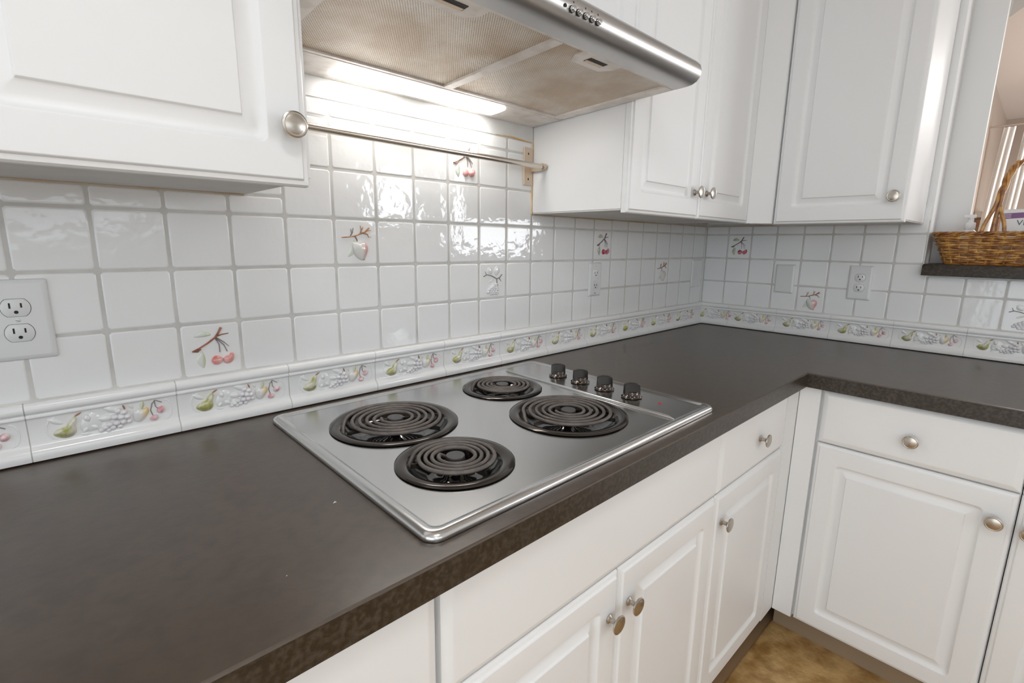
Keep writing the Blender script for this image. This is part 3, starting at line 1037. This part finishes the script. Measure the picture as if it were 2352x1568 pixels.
# ================================================================== COOKTOP
X0, X1, Y0, Y1 = -1.956, -1.196, -.633, -.058
ck = thing('cooktop', ((X0 + X1) / 2, (Y0 + Y1) / 2, 0), 'stainless steel four-coil electric cooktop set into the dark counter', 'cooktop')
HT = .0085
BURN = [(-1.781, -.252, .124, 'big'), (-1.800, -.475, .098, 'small'), (-1.487, -.449, .124, 'big'), (-1.462, -.215, .098, 'small')]
circ = lambda cx, cy, r, n=48: [(cx + r * math.cos(2 * math.pi * i / n), cy + r * math.sin(2 * math.pi * i / n)) for i in range(n)]
g = G()
ring = lambda ins, r, z: [(u, v, z) for u, v, _ in rrect(X0 + ins, X1 - ins, Y0 + ins, Y1 - ins, r, 0, 6)]
inner = [(p[0], p[1]) for p in ring(.021, .012, 0)]
v, f = fill_with_holes(inner, [circ(b[0], b[1], b[2] - .014) for b in BURN], HT)
g.add(v, f)
g.loops([ring(.004, .018, .0), ring(.0005, .022, .001), ring(0, .022, .004), ring(.001, .022, .0075), ring(.004, .020, .0105), ring(.009, .018, .0120), ring(.014, .015, .0115), ring(.018, .013, .0092), ring(.021, .012, HT)], False, False)
g.build('steel_top', 'steel', ck, 50)
G().tube([(-1.342, -.098, HT + .0005), (-1.342, -.11, HT + .002), (-1.343, -.35, HT + .002), (-1.344, -.600, HT + .002), (-1.344, -.612, HT + .0005)], [.001, .0042, .0042, .0042, .001], 10, flat=0.8).build('ridge', 'steel', ck, 60)
G().lathe([(.0005, .0), (.004, 0), (.0035, .0018), (.0005, .0024)], (-1.273, -.538, HT), 12).build('indicator_light', 'red', ck, 50, label='small red indicator light')


def burner(cx, cy, R, size):
    pan_o = G().lathe([(R - .016, -.0005), (R - .002, .0005), (R, .0022), (R - .003, .0046), (R - .010, .0050), (R - .018, .0040), (R - .022, .000), (R - .026, -.006)], (cx, cy, HT), 64, cap0=False, cap1=False)
    p = pan_o.build('drip_pan', 'pan_rim', ck, 60, label='dark drip pan with a glossy rim')
    G().lathe([(R - .026, -.006), (R - .034, -.016), (R - .050, -.024), (R * .45, -.027), (.022, -.024), (.018, -.020), (.0005, -.020)], (cx, cy, HT), 64, cap0=False).build('pan_bowl', 'porcelain', p, 60)
    el = .0105
    zc = HT + .0095
    turns = 5 if size == 'big' else 4
    rmax = R - .029
    rmin = .0265
    pts = []
    n = turns * 40
    ph = {'big': 2.6, 'small': 2.2}[size]
    for i in range(n + 1):
        t_ = i / n
        rr = rmin + (rmax - rmin) * t_
        a = ph + t_ * turns * 2 * math.pi
        pts.append((cx + rr * math.cos(a), cy + rr * math.sin(a), zc))
    # outer end dives into the pan
    a_end = a
    for q in range(1, 9):
        aa = a_end + q * .06
        pts.append((cx + (rmax + .001 * q) * math.cos(aa), cy + (rmax + .001 * q) * math.sin(aa), zc - .0024 * q))
    inner_end = [(cx + (rmin - .0016 * q) * math.cos(ph - .16 * q), cy + (rmin - .0016 * q) * math.sin(ph - .16 * q), zc - .0028 * q) for q in range(5, 0, -1)]
    G().tube(inner_end + pts, .0035, 10, flat=1.0).build('heating_coil', 'coil', ck, 60, label='spiral heating coil')
    g2 = G()
    for q in range(3):
        a = ph + .5 + q * 2 * math.pi / 3
        d = Vector((math.cos(a), math.sin(a)))
        s_ = Vector((-d.y, d.x)) * .0008
        P0, P1 = d * .010, d * (R - .026)
        vs = []
        for z in (zc - .0045, zc - .0125):
            for pt, sg in ((P0, 1), (P1, 1), (P1, -1), (P0, -1)):
                w = Vector((cx, cy)) + pt + s_ * sg
                vs.append((w.x, w.y, z))
        g2.add(vs, [(0, 1, 2, 3), (7, 6, 5, 4), (0, 4, 5, 1), (1, 5, 6, 2), (2, 6, 7, 3), (3, 7, 4, 0)])
    g2.build('coil_support', 'pan_rim', ck, 0)
    G().lathe([(.0155, -.006), (.0158, .002), (.0150, .0036), (.010, .0038), (.0005, .0034)], (cx, cy, zc - .001), 28, cap0=False).build('centre_cap', 'cap', ck, 50)
    # terminal clip and its glint in the bowl
    a = a_end + .3
    G().tube([(cx + (rmax + .004) * math.cos(a), cy + (rmax + .004) * math.sin(a), zc - .014), (cx + (rmax + .018) * math.cos(a), cy + (rmax + .018) * math.sin(a), zc - .018)], .0055, 8).build('coil_terminal', 'bead', ck, 50)


for b in BURN:
    burner(*b)


def knob_control(cx, cy, rot):
    k = G().lathe([(.0235, 0), (.0245, .002), (.0230, .0045), (.0185, .0065), (.0170, .0085), (.0165, .0115), (.0150, .0135), (.0005, .0138)], (cx, cy, HT + .001), 32, cap0=True).build('control_knob', 'knob_skirt', ck, 50, label='dark glossy control knob')
    for i in range(14):
        a = 2 * math.pi * i / 14
        G().lathe([(.0005, 0), (.0015, .0004), (.0013, .0012), (.0003, .0016)], (cx + .0212 * math.cos(a), cy + .0212 * math.sin(a), HT + .0055), 8).build('dial_bead', 'bead', k, 60)
    c, s_ = math.cos(rot), math.sin(rot)
    F = lambda u, v, w: (cx + u * c - v * s_, cy + u * s_ + v * c, HT + .009 + w)
    g = G(F)
    sec = []
    for u, top in ((-.0185, .0215), (-.0165, .0245), (-.006, .0268), (.006, .0265), (.0165, .0235), (.0185, .0205)):
        wd = .0095 - .002 * abs(u) / .0185
        sec.append([(u, -wd, 0), (u, -wd * .75, top * .55), (u, -wd * .6, top * .93), (u, -wd * .4, top), (u, wd * .4, top), (u, wd * .6, top * .93), (u, wd * .75, top * .55), (u, wd, 0)])
    g.loops(sec)
    g.build('grip', 'knob_plastic', k, 35)


for (x, y, rt) in ((-1.272, -.230, -.70), (-1.274, -.308, -.66), (-1.277, -.387, -.72), (-1.281, -.468, -.62)):
    knob_control(x, y, rt)

# ================================================================== RANGE HOOD
zU = lambda y: .692 - .030 * y
HX0, HX1 = -1.9425, -1.1555
hd = thing('range_hood', (-1.55, -.25, .69), 'stainless steel under-cabinet range hood with lit lamp over the cooktop', 'range hood')
prof = [(-.012, .764), (-.455, .764), (-.480, .7615), (-.4985, .7555), (-.5095, .745), (-.5135, .7335), (-.5110, .7215), (-.5030, .7125), (-.4925, .7080), (-.480, .7064), (-.455, zU(-.455)),
        (-.455, zU(-.455) + .004), (-.480, .7112), (-.492, .7125), (-.500, .7165), (-.5065, .7235), (-.5090, .7335), (-.505, .7435), (-.495, .7525), (-.479, .758), (-.455, .760), (-.012, .760)]
g = G()
g.loops([[(x, y, z) for y, z in prof] for x in (HX0, HX1)])
g.build('canopy', 'hood_steel', hd, 40)
for x in (HX0, HX1 - .002):
    pts = [(-.002, .764), (-.455, .764), (-.480, .7610), (-.497, .755), (-.508, .745), (-.5120, .7335), (-.5095, .7222), (-.502, .7135), (-.492, .7090), (-.480, .7070), (-.002, zU(0))]
    g = G()
    g.loops([[(x + dx, y, z) for y, z in pts] for dx in (0, .002)])
    g.build('end_panel', 'hood_steel', hd, 0)


def slab(x0, x1, y0, y1, o0, o1):
    g = G()
    vs = [(x, y, zU(y) + o) for o in (o0, o1) for y in (y0, y1) for x in (x0, x1)]
    return g.add(vs, [(0, 2, 3, 1), (4, 5, 7, 6), (0, 1, 5, 4), (2, 6, 7, 3), (0, 4, 6, 2), (1, 3, 7, 5)])


FY0, FY1 = -.118, -.448
DX0, DX1 = -1.559, -1.537
slab(HX0 + .002, HX1 - .002, -.002, FY0 + .008, 0, .003).build('rear_panel', 'hood_under', hd, 0)
slab(HX0 + .002, HX1 - .002, FY0 + .008, FY0 - .002, .0008, .006).build('rear_rail', 'hood_under', hd, 0)
slab(HX0 + .002, HX1 - .002, FY1 - .001, -.457, .0003, .006).build('front_rail', 'hood_under', hd, 0)
slab(DX0, DX1, FY0 - .002, FY1, -.0006, .006).build('divider', 'hood_under', hd, 0)
slab(HX0 + .002, -1.908, FY0 - .002, FY1, 0, .006).build('side_rail', 'hood_under', hd, 0)
slab(-1.190, HX1 - .002, FY0 - .002, FY1, 0, .006).build('side_rail', 'hood_under', hd, 0)
for x0, x1, lx in ((-1.908, DX0, -1.765), (DX1, -1.190, -1.418)):
    fl = slab(x0, x1, FY0 - .002, FY1, .0045, .008).build('grease_filter', 'filter', hd, 0, label='brown stained metal mesh grease filter')
    pl = G()
    w = .060
    for (ring_, o) in (([(lx - w, FY1 + .001), (lx + w, FY1 + .001), (lx + w, FY1 + .022), (lx + w - .018, FY1 + .046), (lx - w + .018, FY1 + .046), (lx - w, FY1 + .022)], 0),):
        pl.loops([[(x, y, zU(y) + dz) for x, y in ring_] for dz in (.0015, .0046)])
    pl.build('latch_plate', 'hood_under', fl, 0)
    lt = slab(lx - .026, lx + .026, FY1 + .010, FY1 + .028, .0008, .0016).build('latch_recess', 'slot', fl, 0)
    slab(lx - .026, lx + .024, FY1 + .020, FY1 + .028, .0000, .0012).build('latch_lip', 'bracket', fl, 0)
# lamp lens along the back
g = G()
secs = []
LX0, LX1 = -1.772, -1.352
for x, s in ((LX0 - .012, .25), (LX0, 1), (LX1, 1), (LX1 + .012, .25)):
    c = -.062
    secs.append([(x, c + (y - c) * (s * .5 + .5), zU(y) + z * s) for y, z in ((-.026, .0), (-.029, -.004), (-.044, -.007), (-.078, -.007), (-.094, -.004), (-.098, .0))])
g.loops(secs)
g.build('lamp_lens', 'lens', hd, 40, label='glowing frosted lamp lens along the back of the hood')
# push buttons, sensor hole and printed marks on the rounded front
nose = lambda z: -.5135 + 14 * (z - .7335) ** 2


def nose_disc(name, x, z, prof_, material, n=14, parent=hd):
    y = nose(z)
    return G().lathe(prof_, (x, y, z), n, '-y').build(name, material, parent, 50)


nose_disc('sensor_hole', -1.606, .7255, [(.0005, .0), (.0030, .0), (.0030, .0006), (.0005, .0006)], 'slot')
for x in (-1.590, -1.573, -1.5555, -1.539, -1.523):
    b = nose_disc('push_button', x, .7245, [(.0056, -.001), (.0056, .0006), (.0048, .0008)], 'slot')
    G().lathe([(.0047, 0), (.0048, .0050), (.0040, .0066), (.0005, .0072)], (x, nose(.7245), .7245), 14, '-y').build('button_cap', 'steel', b, 50)
for x in (-1.587, -1.557, -1.541, -1.524):
    G().box(x - .0007, x + .0007, -.5136, -.5122, .7335, .7365).build('printed_mark', 'slot', hd, 0)

# towel rail under the hood
rl = thing('towel_rail', (-1.5, -.05, .52), 'thin metal rail mounted on the tiles under the range hood', 'rail')
G().tube([(-1.936, -.050, .5815), (-1.6, -.050, .5795), (-1.3, -.050, .578), (-1.170, -.050, .577)], .0075, 14).build('rail_rod', 'rod', rl, 60)
for x, nm in ((-1.175, 0), (-1.915, 1)):
    br = frames(G(lambda u, v, w: (x + u, -.0006 - w, .58 + v)), -.0175, .0175, -.052, .054, [(0, 0, .001), (0, .003, .001), (.001, .004, .001)], 1).build('rail_bracket', 'bracket', rl, 0)
    for dv in (.037, -.034):
        G(lambda u, v, w: (x + u, -.0006 - w, .58 + v)).loops([[(u, dv + v, d) for u, v in ell(0, 0, .0022, .0034, 0, 10)] for d in (.0038, .0045)]).build('screw_slot', 'slot', br, 0)
    g = G()
    xs = x + (.0145 if nm == 0 else -.0145)
    outl = [(-.004, .0095), (-.050, .0105), (-.060, .007), (-.0635, .0), (-.060, -.007), (-.050, -.0105), (-.004, -.0095)]
    g.loops([[(xs + dx, y, .577 + z) for y, z in outl] for dx in (-.0025, .0025)])
    g.build('rail_arm', 'bracket', br, 0)

# ================================================================== SILL, BASKET AND CONTENTS
sl = frames(G(lambda u, v, w: (v, -u, .2685 + w)), .797, 2.20, -.031, .265,
            [(0, 0, .002), (0, .034, .002), (.002, .0382, .002), (.006, .0395, .002)]).build('sill_ledge', 'counter_edge', None, 30, label='dark brown ledge of the pass-through carrying the wicker basket', category='ledge')

bk = thing('wicker_basket', (.0355, -.985, .308), 'brown wicker basket with twisted arched handle on the dark ledge', 'basket')
BX0, BX1, BY0, BY1 = -.045, .116, .812, 1.165        # rim extent (x, -y)


def bring(t_, z, off=0.0, n=96):
    """ring point list around the basket at relative height t_"""
    ins = .036 * (1 - t_)
    return [(p[1], -p[0], z) for p in rrect(BY0 + ins - off, BY1 - ins + off, BX0 + ins * .8 - off, BX1 - ins * .8 + off, .035, 0, 7)]


def perim(ring_, n):
    L = [0]
    for i in range(len(ring_)):
        a, b = Vector(ring_[i]), Vector(ring_[(i + 1) % len(ring_)])
        L.append(L[-1] + (b - a).length)
    out = []
    for k in range(n):
        s_ = L[-1] * k / n
        for i in range(len(ring_)):
            if L[i] <= s_ <= L[i + 1] + 1e-9:
                a, b = Vector(ring_[i]), Vector(ring_[(i + 1) % len(ring_)])
                out.append(a.lerp(b, (s_ - L[i]) / max(L[i + 1] - L[i], 1e-9)))
                break
    return out


NS = 34
ZB0, ZB1 = .311, .409
rows = 12
cen = Vector((.0355, -.9885, 0))
for r in range(rows):
    t_ = (r + .5) / rows
    z = ZB0 + .004 + (ZB1 - ZB0 - .006) * t_
    pts = perim(bring(t_, z), NS * 4)
    out = []
    for k, p in enumerate(pts):
        d = Vector((p.x - cen.x, p.y - cen.y, 0)).normalized()
        ph = math.pi * (k / 4) + (math.pi if r % 2 else 0)
        out.append(p + d * (.0034 * math.cos(ph)) + Vector((0, 0, .0016 * math.sin(ph * .5 + r * 1.7))))
    G().tube(out, .0033 + .0007 * random.random(), 6, closed=True).build('woven_strand', 'wicker_light' if r % 3 else 'wicker', bk, 60)
lo, hi = perim(bring(0, ZB0), NS), perim(bring(1, ZB1 + .002), NS)
for k in range(NS):
    G().tube([lo[k], lo[k].lerp(hi[k], .5), hi[k]], .0028, 6).build('stake', 'wicker_light', bk, 60)
for q in range(3):
    pts = perim(bring(1, ZB1), 120)
    out = []
    for k, p in enumerate(pts):
        d = Vector((p.x - cen.x, p.y - cen.y, 0)).normalized()
        a = 2 * math.pi * (k / 120 * 16 + q / 3)
        out.append(p + d * (.0042 * math.cos(a)) + Vector((0, 0, .0042 * math.sin(a))))
    G().tube(out, .0034, 6, closed=True).build('rim_strand', 'wicker', bk, 60)
pts = perim(bring(0, ZB0 + .001), 100)
out = [p + Vector((0, 0, .002 * math.sin(k * 1.1))) for k, p in enumerate(pts)]
G().tube(out, .0042, 6, closed=True).build('base_strand', 'wicker', bk, 60)
G(lambda u, v, w: (v, -u, w)).loops([rrect(BY0 + .036, BY1 - .036, BX0 + .029, BX1 - .029, .03, z, 6) for z in (.3085, .313)]).build('basket_floor', 'wicker', bk, 0)
# twisted handle arching over the basket, its feet spread on the rim
HN, HF = Vector((-.040, -.958, .412)), Vector((.112, -1.040, .412))
hd_ = (HF - HN)
side_ = Vector((0, 1, 0))
for q in range(3):
    out = []
    n = 84
    for k in range(n + 1):
        t_ = k / n
        a = math.pi * t_
        c0 = HN + hd_ * (.5 - .5 * math.copysign(abs(math.cos(a)) ** 0.8, math.cos(a)))
        c0.z = .408 + .222 * math.sin(a) ** 0.72
        tw = 2 * math.pi * (t_ * 3.4 + q / 3)
        nrm = Vector((hd_.x, hd_.y, 0)).normalized() * -math.cos(a) + Vector((0, 0, 1)) * math.sin(a)
        sd = Vector((-hd_.y, hd_.x, 0)).normalized()
        p_ = c0 + nrm * (.0056 * math.cos(tw)) + sd * (.0056 * math.sin(tw))
        e_ = max(0.0, 1 - min(t_, 1 - t_) / .17)
        e_ = e_ * e_ * (3 - 2 * e_)
        foot = c0 + side_ * ((q - 1) * .027 * (1 - min(t_, 1 - t_) / .17) ** 1.1 if e_ > 0 else 0)
        out.append(p_.lerp(foot, e_))
    G().tube(out, .0054, 8).build('handle_strand', 'wicker_light' if q != 1 else 'wicker', bk, 60)

pb = thing('pump_bottle', (.040, -.8955, .314), 'clear white pump bottle standing in the basket', 'bottle')
G().lathe([(.001, 0), (.024, 0), (.026, .003), (.026, .085), (.022, .100), (.013, .108), (.011, .116), (.001, .116)], (.040, -.8955, .314), 24).build('bottle_body', 'bottle', pb, 40)
G().lathe([(.0125, .108), (.0140, .110), (.0140, .130), (.0125, .133), (.0075, .134), (.0075, .150), (.001, .150)], (.040, -.8955, .314), 20).build('pump_collar', 'bottle', pb, 40)
frames(G(lambda u, v, w: (.040 + v, -.8895 + u, .462 + w)), -.018, .014, -.0075, .0075, [(0, 0, .004), (0, .007, .004), (.002, .011, .004)]).build('pump_head', 'bottle', pb, 40)

tb = thing('wipes_box', (.068, -1.045, .314), 'white plastic box with a purple printed band standing in the basket', 'box')
TX = .030
frames(G(lambda u, v, w: (v, -u, .314 + w)), .9675, 1.118, TX, .100, [(.004, 0, .005), (0, .004, .005), (0, .163, .005), (.003, .170, .005), (.008, .173, .004)]).build('box_body', 'bottle', tb, 40)
fb_ = lambda u, v, w: (TX - .0006 - w, -u, v)
G(fb_).add([(.9735, .4565, 0), (.9735, .4735, 0), (1.113, .4810, 0), (1.113, .4640, 0)], [(0, 1, 2, 3)]).build('printed_band', 'purple', tb, 0)
for q in range(3):
    z = .4600 + q * .0045
    G(fb_).add([(.9735, z, .0003), (.9735, z + .0012, .0003), (.990, z + .0022, .0003), (.990, z + .0010, .0003)], [(0, 1, 2, 3)]).build('printed_line', 'bottle', tb, 0)
tc = bpy.data.curves.new('lettering', 'FONT')
tc.body = 'VI'
tc.size = .024
tmp = bpy.data.objects.new('lettering_source', tc)
COL.objects.link(tmp)
dg = bpy.context.evaluated_depsgraph_get()
me = bpy.data.meshes.new_from_object(tmp.evaluated_get(dg))
bpy.data.objects.remove(tmp, do_unlink=True)
for vtx in me.vertices:
    u, v = vtx.co.x, vtx.co.y
    q = fb_(1.005 + u, .436 + v, .0004)
    vtx.co = (q[0] - .068, q[1] + 1.045, q[2] - .314)
me.materials.clear()
me.materials.append(M['print'])
lt = bpy.data.objects.new('lettering', me)
link(lt, tb, (.068, -1.045, .314))

# ================================================================== NEXT ROOM
cu = thing('curtain_panel', (2.95, -.80, -.2), 'white pleated curtain panel in the room behind the wicker basket', 'curtain')
for (ya, yb, sh) in ((-.735, -.800, .045), (-.845, -.905, .035), (-.96, -1.06, .03)):
    g = G()
    rings = []
    for k in range(13):
        t_ = k / 12
        z = -.30 + (1.235 + .30) * t_
        ring_ = []
        m = 20
        row = []
        for q in range(m + 1):
            s_ = q / m
            y = ya + (yb - ya) * s_ + sh * (1 - t_) * 1.6
            x = 3.0 + .016 * math.sin(s_ * math.pi * 4) * (1 if t_ < .93 else .5)
            row.append((x, y, z))
        back = [(p[0] + .006, p[1], p[2]) for p in reversed(row)]
        rings.append(row + back)
    g.loops(rings)
    g.build('pleat', 'curtain', cu, 50)
G().tube([(3.0, -.658, 1.246), (3.0, -1.3, 1.246)], .006, 10).build('curtain_rod', 'taupe', cu, 60)

va = thing('valance', (.40, -.9, 1.09), 'white fabric valance corner hanging at the top of the opening', 'curtain')
g = G()
rings = []
for k in range(9):
    t_ = k / 8
    row = []
    for q in range(25):
        s_ = q / 24
        y = -.845 - .5 * s_
        zb = 1.175 + .24 * min(s_, .4)
        z = zb + (1.515 - zb) * t_
        row.append((.40 + .012 * math.sin(s_ * 40), y - .02 * t_ * (1 - s_), z))
    rings.append(row + [(p[0] + .004, p[1], p[2]) for p in reversed(row)])
g.loops(rings)
g.build('valance_cloth', 'curtain', va, 50)

sb = thing('sideboard', (3.25, -.72, -H), 'brown wooden sideboard with pale top against the taupe wall', 'sideboard')
G().box(3.06, 3.9, -.80, -.66, -H + .06, .60).build('body', 'oak', sb, 0)
G().box(3.045, 3.92, -.815, -.657, .60, .645).build('top_board', 'pale_top', sb, 0)
for x in (3.08, 3.84):
    for y in (-.79, -.70):
        G().box(x, x + .03, y, y + .03, -H, -H + .06).build('leg', 'oak', sb, 0)
